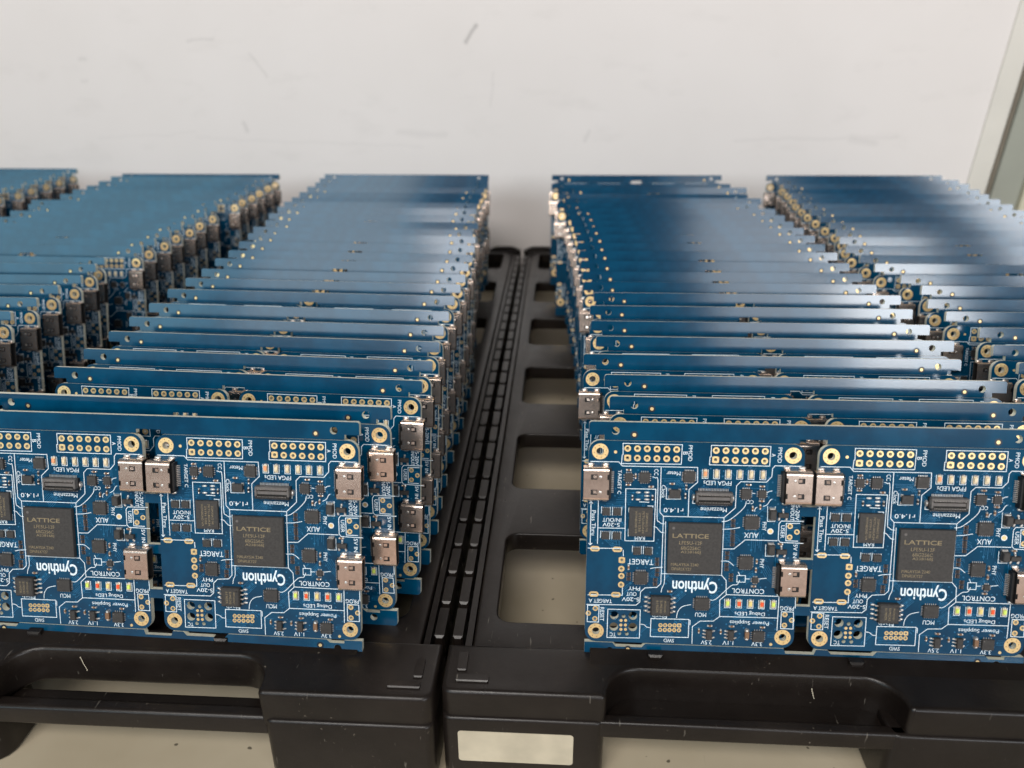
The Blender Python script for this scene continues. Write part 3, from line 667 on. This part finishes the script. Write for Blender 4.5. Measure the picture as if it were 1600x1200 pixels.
# --- edge rails: outline with corner notches, tooling holes, fiducial marks
PW = 116.0; B2 = 59.7
def rail_mesh(top):
    H = 4.8
    if top: out = [(4, 0), (4, 1.3), (0, 1.3)] + [(0, H - .6), (.2, H - .2), (.6, H)] + [(PW - .6, H), (PW - .2, H - .2), (PW, H - .6)] + [(PW, 1.3), (PW - 4, 1.3), (PW - 4, 0), (61.5, 0), (61.5, 1.1), (54.5, 1.1), (54.5, 0)]
    else: out = [(0, .6), (.6, 0), (PW - .6, 0), (PW, .6), (PW, H), (PW - 5, H), (PW - 5, H - .9), (PW - 9, H - .9), (PW - 10, H), (78, H), (77, H - 1.1), (66, H - 1.1), (65, H), (62, H), (61.5, H - 1.4), (54, H - 1.4), (53.5, H), (16.5, H), (15.5, H - 1.1), (8.5, H - 1.1), (7.5, H), (0, H)]
    zf = 2.4
    holes = [circle(6.9, zf, 1.05, 16), circle(PW - 6.9, zf, 1.05, 16)]
    me = curve_solid('edge_rail', out, holes, 1.6)
    me = xf(me, lambda x, y, z: (x, 0.8 + z, y), 'pcb')
    # bare v-score web and fiducials join the same laminate piece
    mb = MB()
    z0, z1 = (-.2, 0.0) if top else (H, H + .2)
    for a, b in ((4.2, 53), (62.5, PW - 4.2)) if top else ((16.8, 53), (78.2, PW - 10.2)): mb.box(a, b, z0, z1, -1.25, -.35, 'pcb')
    for x in (11.8, PW - 11.8):
        mb.ring(x, 1.45 if top else 3, 1.0, .5, .012, 'mask_dark', 16); mb.disc(x, 1.45 if top else 3, .5, .03, 'gold', 14)
    m2 = mb.mesh('extra')
    bm = bmesh.new(); bm.from_mesh(me); bm.from_mesh(m2)
    # material slots: 0 pcb on the rail; extras use pcb, mask_dark, gold
    nb = len(me.polygons); bm.faces.ensure_lookup_table()
    idx = {'pcb': 0, 'mask_dark': 1, 'gold': 2}
    for i, p in enumerate(m2.polygons): bm.faces[nb + i].material_index = idx[mb.mats[p.material_index]]
    me.materials.clear()
    for k in ('pcb', 'mask_dark', 'gold'): me.materials.append(M[k])
    bm.to_mesh(me); bm.free(); me.update()
    return me
def tab_mesh():
    mb = MB(); mb.box(-.3, 4.0, -1.3, 1.3, -1.58, -.02, 'pcb'); return mb.mesh('breakaway_tab')

MESH = {
    'board': board_mesh(True), 'board_far': board_mesh(False), 'silk': silk_mesh(True), 'trace': trace_mesh(), 'ring': mount_ring(), 'usb': usb_mesh(),
    'proc': big_chip(), 'ram': ram_mesh(), 'osc': osc_mesh(), 'flash': flash_mesh(), 'mezz': mezz_mesh(), 'diode': diode_mesh(), 'sot3': sot3_mesh(),
    'sot5': sot5_mesh(), 'fet': fet_mesh(), 'array': array_mesh(), 'cap': passive('ceramic'), 'res': passive('resist'), 'bigcap': passive('ceramic', 2.2, 1.1, .9),
    'rail_top': rail_mesh(True), 'rail_bottom': rail_mesh(False), 'tab': tab_mesh()}
cA, cB, cS, cT, cU = centre(PMOD_A), centre(PMOD_B), centre(SWD), centre(BTN[:3]), centre(USBA)
MESH['padA'] = pin_pads(PMOD_A, cA, .88, .44, 6); MESH['padB'] = pin_pads(PMOD_B, cB, .88, .44, 6); MESH['padS'] = pin_pads(SWD, cS, .58, .30, 4)
MESH['padU'] = pin_pads(USBA, cU, .85, .40, 0)
BC = [centre(BTN[i:i + 3]) for i in (0, 3, 6)]
for i in range(3): MESH['btn%d' % i] = pin_pads(BTN[3 * i:3 * i + 3], BC[i], .72, .40)
mb = MB(); mb.ring(0, 0, .75, .32, .04, 'gold', 16, sx=.55, barrel='rim'); MESH['slotpad'] = mb.mesh('slot_pad')
mb = MB()
for u, v in TCP: mb.disc(u - 10.4, 51 - v, .42, .04, 'gold', 12)
MESH['tagpads'] = mb.mesh('contact_pads')
mb = MB(); mb.disc(0, 0, .42, .04, 'gold', 12); MESH['dot'] = mb.mesh('fiducial_dot')
mb = MB(); mb.disc(0, 0, .8, .02, 'silk', 14); mb.disc(0, 0, .58, .04, 'gold', 14); MESH['test'] = mb.mesh('test_pad')
mb = MB(); mb.dome(0, 0, .75, .32, .02, .3, 'solder', 10); MESH['bare'] = mb.mesh('solder_pad')
for n, c in (('W', 'led_white'), ('O', 'led_orange'), ('R', 'led_red'), ('G', 'led_green'), ('Y', 'led_yellow')): MESH['led' + n] = led_mesh(c)
for q in QFN: MESH['q' + q[0]] = qfn(q[3] * .94, q[4] * .96, q[5], .85 if q[3] > 2.3 else .6)

def build_board(parent, u0, level):
    """level 3: everything; 2: what a half hidden board shows; 1: far away"""
    b = place('circuit_board', MESH['board'], parent, (u0, 0, 5))
    def p(name, key, u, v, rot=0.0, label=None):
        o = place(name, MESH[key], b, (u, 0, Z(v)), rot)
        if label: o['label'] = label
    for u, v in MOUNT: p('mounting_ring', 'ring', u, v)
    p('usb_socket', 'usb', 6.0, CON[0][1], math.pi); p('usb_socket', 'usb', 50.1, CON[1][1]); p('usb_socket', 'usb', 50.1, CON[2][1])
    place('silkscreen', MESH['silk'], b)
    p('pin_pads', 'padA', *cA); p('pin_pads', 'padB', *cB); p('pin_pads', 'padU', *cU)
    for i in range(3): p('button_pads', 'btn%d' % i, *BC[i])
    for u, v in SLOTS: p('slot_pad', 'slotpad', u, v)
    for d in DIODE: p('diode', 'diode', d[0], d[1])
    if level == 1: return b
    p('processor_chip', 'proc', BGA[0], BGA[1]); p('memory_chip', 'ram', RAM[0], RAM[1]); p('flash_chip', 'flash', FLASH[0], FLASH[1])
    p('mezzanine_connector', 'mezz', MEZZ[0] + .1, MEZZ[1] + .15)
    for d in SOT3: p('transistor', 'sot3', d[0], d[1])
    for q in QFN: p('quad_flat_chip', 'q' + q[0], q[1], q[2])
    for k, (u, v) in zip('OWWWWW', LED1): p('led', 'led' + k, u, v, label='orange led' if k == 'O' else None)
    for k, (u, v) in zip('GRYRG', LED2): p('led', 'led' + k, u, v, label={'G': 'yellow green led', 'R': 'red led', 'Y': 'yellow led'}[k])
    if level == 2: return b
    place('copper_traces', MESH['trace'], b)
    p('clock_chip', 'osc', OSC[0], OSC[1] + .1); p('pin_pads', 'padS', *cS); p('contact_pads', 'tagpads', 10.4, 51)
    for d in SOT5: p('regulator_chip', 'sot5', d[0], d[1])
    for d in FET: p('power_switch_chip', 'fet', d[0], d[1])
    for u, v in ARR: p('resistor_array', 'array', u, v)
    for i, (u, v) in enumerate(CAPH): p('capacitor', 'cap', u, v)
    for i, (u, v) in enumerate(CAPV): p('resistor' if i < 4 else 'capacitor', 'res' if i < 4 else 'cap', u, v, math.pi / 2)
    for u, v in CAPL: p('capacitor', 'bigcap', u, v, math.pi / 2)
    for u, v in BARE: p('solder_pad', 'bare', u, v)
    for (u, v, r), k in zip(RINGS, ('dot', 'dot', 'test')): p('test_pad' if k == 'test' else 'fiducial_dot', k, u, v)
    return b

def make_panel(level):
    root = bpy.data.objects.new('circuit_board_panel', None); COL.objects.link(root)
    place('edge_rail', MESH['rail_bottom'], root, (0, 0, 0)); place('edge_rail', MESH['rail_top'], root, (0, 0, 61.2))
    build_board(root, 0, level); build_board(root, B2, level)
    for v in (18, 32.4, 45.4): place('breakaway_tab', MESH['tab'], root, (56, 0, 5 + Z(v)))
    return root
def copy_tree(o, parent=None):
    c = o.copy(); COL.objects.link(c)
    if parent: c.parent = parent
    for ch in list(kids[o]): copy_tree(ch, c)
    return c

# ------------------------------------------------------------------ panels standing in the racks
H0 = DROP - 95.3157                 # height of a panel's top edge above the table
S = 15.679; LEAN = 0.2835
Y0 = 188.27
def spot(x, y, yaw, lean, top=H0):
    """top-left corner of the front face at (x, y, top) -> root location at its bottom-left"""
    dy = -66 * math.sin(lean); dz = -66 * math.cos(lean)
    return (x + dy * math.sin(yaw), y + dy * math.cos(yaw), top + dz)
ORD = ['front', 'second', 'third', 'fourth', 'fifth', 'sixth', 'seventh', 'eighth', 'ninth', 'tenth', 'eleventh', 'twelfth', 'thirteenth', 'fourteenth', 'fifteenth']
rnd = random.Random(11)
ROWS = []      # (row phrase, [(x, y, yaw, lean, slot)], counted from)
x3 = {0: 8.0, 1: 14.1, 2: 13.4, 3: 7.4, 4: 11.9, 5: 10.6, 6: 10.7, 7: 12.6, 8: 8.9, 9: 8.8, 10: 8.2, 11: 7.9, 12: 7.2, 13: 6.8, 14: 5.6, 15: 4.6, 16: 3.8, 17: 2.6, 18: -3.4, 19: 1.8, 20: -3.2, 21: -0.6, 22: -7.6, 24: -7.8}
row3 = [(x3[k], Y0 + S * k, (0.0 if k < 2 else rnd.uniform(-.004, .004)), LEAN + (0 if k == 0 else rnd.uniform(-.012, .012) * (1.8 if k > 5 else 1)) + (.03 if k in (20, 22) else 0), k) for k in sorted(x3)]
xl = {0: (-168.45, 187.4, 0.0237), 1: (-161.2, 195.0, .037), 2: (-156.2, 218.2, .052), 3: (-155.6, 233.8, .052), 4: (-155.6, 249.5, .05), 5: (-156.4, 265.3, .05), 6: (-156.7, 281.0, .05), 7: (-156.7, 296.7, .048),
      8: (-156.3, 312.4, .046), 9: (-156.2, 328.1, .045), 10: (-156.6, 343.8, .044), 11: (-156.6, 359.5, .042), 12: (-157.2, 374.5, .04), 13: (-158.5, 390, .035), 14: (-161.5, 405.6, .03), 15: (-160.5, 421.5, .028), 16: (-164, 437, .025)}
for k in range(17, 25): xl[k] = ((-164.6, -165.8, -166.2, -166.2, -165.8, -165.0, -166.5, -167.5)[k - 17], 187.0 + S * k, .02)
row2 = [(*xl[k][:3], (0.2752 if k == 0 else 0.165 if k == 1 else LEAN + rnd.uniform(-.012, .012) * (1.8 if k > 5 else 1)), k) for k in sorted(xl)]
x1 = {3: -203, 4: -203.5, 5: -203.6, 6: -203.4, 7: -204.1, 8: -203.5, 9: -205.7, 10: -208, 11: -200.2, 12: -201.5, 13: -201, 14: -202, 15: -201.5, 16: -202.5, 17: -201.5, 18: -209.6, 19: -200.5, 20: -201.5, 21: -201, 22: -201.4, 23: -201, 24: -201.2}
row1 = [(x1[k] - 116, 192 + S * k, (.012 if k != 10 else .045), LEAN + rnd.uniform(-.022, .022), k) for k in sorted(x1)]
row0 = [(-361 - 116 - (24.5 - k) * 1.2 + rnd.uniform(-2, 2), 197 + S * k, .012, LEAN, k) for k in range(19, 26)]
x4 = {2: 139.3, 3: 139.5, 4: 139.4, 5: 142.3, 6: 137.8, 7: 137.8, 8: 141.6, 9: 139.6, 10: 134.5, 11: 133.3, 12: 132, 13: 134, 14: 137, 15: 138.5, 16: 138, 17: 137.4, 18: 137.2, 19: 138.1, 20: 138.7, 21: 140.9, 22: 141.5, 23: 141.9, 24: 137.8}
row4 = [(x4[k], Y0 - 2 + S * k, rnd.uniform(-.004, .004), LEAN + rnd.uniform(-.018, .018), k) for k in sorted(x4)]

protos = {}; kids = {}
def panel(level):
    if level not in protos:
        before = set(bpy.data.objects)
        r = make_panel(level); protos[level] = r
        new = [o for o in bpy.data.objects if o not in before]
        for o in new: kids[o] = []
        for o in new:
            if o.parent: kids[o.parent].append(o)
        return r
    return copy_tree(protos[level])
near = {0: 'with every chip and socket in view'}
for phrase, row, full_to, mid_to, side in (
        ('row just right of the rack gap', row3, 3, 14, 3), ('row just left of the rack gap', row2, 4, 16, 2),
        ('second row left of the rack gap', row1, 8, 16, 1), ('row at far left', row0, -1, -1, 0), ('row at far right', row4, 6, 14, 4)):
    n = len(row)
    for i, (x, y, yaw, lean, k) in enumerate(row):
        o = panel(3 if k <= full_to else 2 if k <= mid_to else 1)
        l = spot(x, y, yaw, lean, 28.3 + 66 * math.cos(lean))
        o.location = [c * MM for c in l]; o.rotation_euler = (-lean, 0, -yaw)
        front_visible = side in (2, 3)
        if front_visible and i <= n // 2:
            lab = 'frontmost blue board panel, fully in view, %s' % phrase if i == 0 else 'blue board panel, %s from the front, %s' % (ORD[i], phrase)
        else:
            j = n - 1 - i
            if j < len(ORD): lab = ('rearmost blue board panel, %s' % phrase) if j == 0 else 'blue board panel, %s from the back, %s' % (ORD[j], phrase)
            else:
                NM = ['sixteenth', 'seventeenth', 'eighteenth', 'nineteenth', 'twentieth', 'twenty-first', 'twenty-second', 'twenty-third', 'twenty-fourth']
                lab = 'blue board panel, %s from the back, %s' % (NM[j - 15], phrase)
        tag(o, lab, 'circuit board', 'blue circuit board panels standing in the black racks')

# ------------------------------------------------------------------ the black racks
HOLES_Y = [(183.5 + 73.6 * i, 227.5 + 73.0 * i) for i in range(6)]
def solid(name, outline, holes, z0, z1, parent, bevel=0.0, mat='tray', res=3):
    me = curve_solid(name, outline, holes, z1 - z0, bevel, res)
    xf(me, lambda x, y, z: (x, y, z + (z0 + z1) / 2), mat, smooth=True)
    o = bpy.data.objects.new(name, me); COL.objects.link(o); o.parent = parent
    return o
def arch(x0, x1, y0, y1, r, rs):
    """points of a hand-hold bite going from the front edge at x0 in to y1 and back to the front edge at x1"""
    out = []
    for i in range(6): a = math.radians(90 * i / 5); out.append((x0 - rs + rs * math.sin(a) , y0 + rs * (1 - math.cos(a))))
    for i in range(9): a = math.radians(90 * i / 8); out.append((x0 + r * (1 - math.cos(a)), y1 - r + r * math.sin(a)))
    for i in range(9): a = math.radians(90 * (8 - i) / 8); out.append((x1 - r * (1 - math.cos(a)), y1 - r + r * math.sin(a)))
    for i in range(6): a = math.radians(90 * (5 - i) / 5); out.append((x1 + rs - rs * math.sin(a), y0 + rs * (1 - math.cos(a))))
    return out
APZ = 30.0; DKZ = 28.3; YB = 604
def rack(name, xa, xb, edge, yf, hand, label, cx, open_slot, feet, sticker):
    """xa..xb across; edge = +1 when its ribbed edge is on the right, -1 on the left"""
    root = bpy.data.objects.new(name, None); COL.objects.link(root)
    tag(root, label, 'rack', 'black plastic racks that hold the panels')
    e = 6.5
    dx0, dx1 = (xa + e, xb) if edge < 0 else (xa, xb - e)
    if edge < 0: cols = [(xa + 12.5, xa + 62), (xa + 74, xa + 124), (xa + 150, xa + 200), (xa + 212, xa + 262)]
    else: cols = [(xb - 62, xb - 12.5), (xb - 124, xb - 74), (xb - 200, xb - 150), (xb - 262, xb - 212)]
    holes = [rrect(a, b, y0, y1, 4.0, 5) for a, b in cols for y0, y1 in HOLES_Y if a > dx0 + 2 and b < dx1 - 2]
    solid('deck', [(dx0, 172), (dx1, 172), (dx1, YB - 6), (dx0, YB - 6)], holes, 21.5, DKZ, root, .7, res=2)
    # front apron with hand-hold
    ap = [(xa + 2, 171.8), (xa, 169.8)] if False else []
    y1 = 171.8; r = 3.0
    pts = [(xa, y1)] + [(xa + r - r * math.cos(math.radians(a)), yf + r - r * math.sin(math.radians(a))) for a in (0, 22, 45, 68, 90)]
    pts += arch(hand[0], hand[1], yf, hand[2], 9.0, 1.5)
    pts += [(xb - r + r * math.sin(math.radians(a)), yf + r - r * math.cos(math.radians(a))) for a in (0, 22, 45, 68, 90)] + [(xb, y1)]
    solid('front_apron', pts, [], 18.0 if open_slot else 16.5, APZ, root, 1.3)
    m = MB(); x0_, x1_ = (xa + 39, xb - 1.5) if edge < 0 else (xa + 1.5, xb - 23)
    prof = [(165.2, 29.85), (170.6, 31.3), (171.7, 30.9), (171.7, 29.8)]; n_ = len(prof)
    m.add([(x0_, a, c) for a, c in prof] + [(x1_, a, c) for a, c in prof], [tuple(range(n_)), tuple(range(2 * n_ - 1, n_ - 1, -1))] + [(i, (i + 1) % n_, n_ + (i + 1) % n_, n_ + i) for i in range(n_)], 'tray')
    place('apron_lip', m.mesh('apron_lip'), root)
    # grip bar under the hand-hold
    if open_slot:
        solid('grip_bar', rrect(hand[0] - 4, hand[1] + 2, yf + .2, yf + 4.6, 1.4), [], 14.5, 21.0, root, 1.3)
        solid('grip_flange', rrect(hand[0] - 3.6, hand[1] + 1.5, yf + 4.9, yf + 10.0, .6), [], 13.0, 18.0, root, .8)
    else:
        solid('grip_bar', rrect(hand[0] - 2, hand[1] + 2, yf - .4, yf + 3.0, 1.0), [], 16.0, 21.6, root, .9)
        solid('grip_floor', rrect(hand[0] - 1.5, hand[1] + 1.5, yf + 3.2, hand[2] + 1.0, .6), [], 15.0, 19.0, root, .5)
    for f in feet:
        solid('foot', rrect(f[0], f[1], yf - .8, 171, f[2]), [], .05, 21.6 if not f[3] else f[3], root, 1.0)
    # raised corner mark on the apron
    s = -edge; ex = xa if edge < 0 else xb
    m = MB()
    def bar(a, b, y0, y1_):
        x0_, x1_ = sorted((ex + s * a, ex + s * b)); block(m, x0_, x1_, y0, y1_, APZ - .2, APZ + .7, 'tray', .3)
    bar(3.6, 6.0, yf + 7, yf + 13.5); bar(3.6, 12.2, yf + 3.2, yf + 5.4)
    place('corner_mark', m.mesh('corner_mark'), root)
    # ribbed edge: base beam, ridge, and a line of rounded lugs
    m = MB(); x0_, x1_ = sorted((ex + s * .4, ex + s * 6.2)); block(m, x0_, x1_, 172.2, YB - 6, 12, 21, 'tray', .4)
    x0_, x1_ = sorted((ex + s * 4.2, ex + s * 6.0)); block(m, x0_, x1_, 172.2, YB - 6, 21, 27.2, 'tray', .6)
    place('edge_beam', m.mesh('edge_beam'), root)
    m = MB(); y = 176.0
    while y < YB - 16:
        x0_, x1_ = sorted((ex + s * .4, ex + s * 3.2)); block(m, x0_, x1_, y, y + 12.3, 18, 28.4, 'tray', .6)
        block(m, x0_ + .5, x1_ - .5, y + 12.9, y + 14.1, 18, 26.8, 'tray', .4); y += 14.75
    place('lug_strip', m.mesh('lug_strip'), root)
    # low skirt walls and rear wall with two humps
    m = MB(); block(m, xa + .3, xb - .3, YB - 5.8, YB, 2, 29, 'tray', 1.0)
    place('rear_wall', m.mesh('rear_wall'), root)
    m = MB(); cxh = ex + s * 13
    m.prism([(cxh - 12, 28), (cxh - 10, 30), (cxh - 6, 31.4), (cxh + 6, 31.4), (cxh + 10, 30), (cxh + 12, 28)], YB - 4.5, YB - 1, 'tray'); place('rear_hump', m.mesh('rear_hump'), root)
    # comb bars whose teeth keep the panels apart
    for px in cx:
        m = MB(); block(m, px - 2.2, px + 2.2, 172.4, YB - 7, DKZ - .3, DKZ + .35, 'tray', .2)
        for k in range(-1, 25):
            yc = Y0 + S * k - 66 * math.sin(LEAN) + 5.5
            if yc > 168: block(m, px - 1.8, px + 1.8, yc, yc + 7.5, DKZ, DKZ + 3.2, 'tray', .8)
        block(m, px - 1.9, px + 1.9, 167.6, 169.8, APZ + .2, APZ + 1.9, 'tray', .5)
        place('comb_bar', m.mesh('comb_bar'), root)
    if sticker:
        me = curve_solid('blank_sticker', rrect(-25.3, 5.2, 6.4, 17.2, .9), [], .12)
        xf(me, lambda x, y, z: (x, yf - .9 + z, y), 'sticker')
        o = bpy.data.objects.new('blank_sticker', me); COL.objects.link(o); o.parent = root; o['label'] = 'blank cream paper sticker on the front foot'
    return root

RK = rack('plastic_rack', -29.5, 285, -1, 154.3, (13.5, 89.0, 164.8), 'black plastic rack on the right, its front foot carrying a blank cream sticker', (27, 80, 157, 211), False,
     [(-29.5, 13.2, 2.5, 0), (85.5, 150, 2.5, 0)], True)
LK = rack('plastic_rack', -345, -31.2, 1, 151.2, (-150.5, -77.0, 164.0), 'black plastic rack in the middle left, with an open slot above its grip bar', (-147, -93, -300, -240), True,
     [(-76.3, -31.2, 2.5, 21.0), (-188, -152, 6.0, 15.5)], False)
m_ = rack('plastic_rack', -660, -347, 1, 151.2, (-466, -392, 164.0), 'black plastic rack at the far left edge, almost hidden below its panels', (-460, -410), True, [(-392, -347, 2.5, 21.0)], False)

# glare on the hand-hold recess walls, modelled as pale streaks
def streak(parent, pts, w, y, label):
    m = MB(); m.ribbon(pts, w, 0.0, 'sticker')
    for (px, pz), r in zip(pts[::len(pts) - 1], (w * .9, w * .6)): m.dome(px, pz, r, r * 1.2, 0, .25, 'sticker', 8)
    me = m.mesh('glare_streak')
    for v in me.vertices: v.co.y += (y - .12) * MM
    place('glare_streak', me, parent)['label'] = label
streak(RK, [(68.2, 25.4), (68.5, 24.3), (69.2, 22.2)], .2, 164.8, 'pale streak standing for glare on the recess wall')
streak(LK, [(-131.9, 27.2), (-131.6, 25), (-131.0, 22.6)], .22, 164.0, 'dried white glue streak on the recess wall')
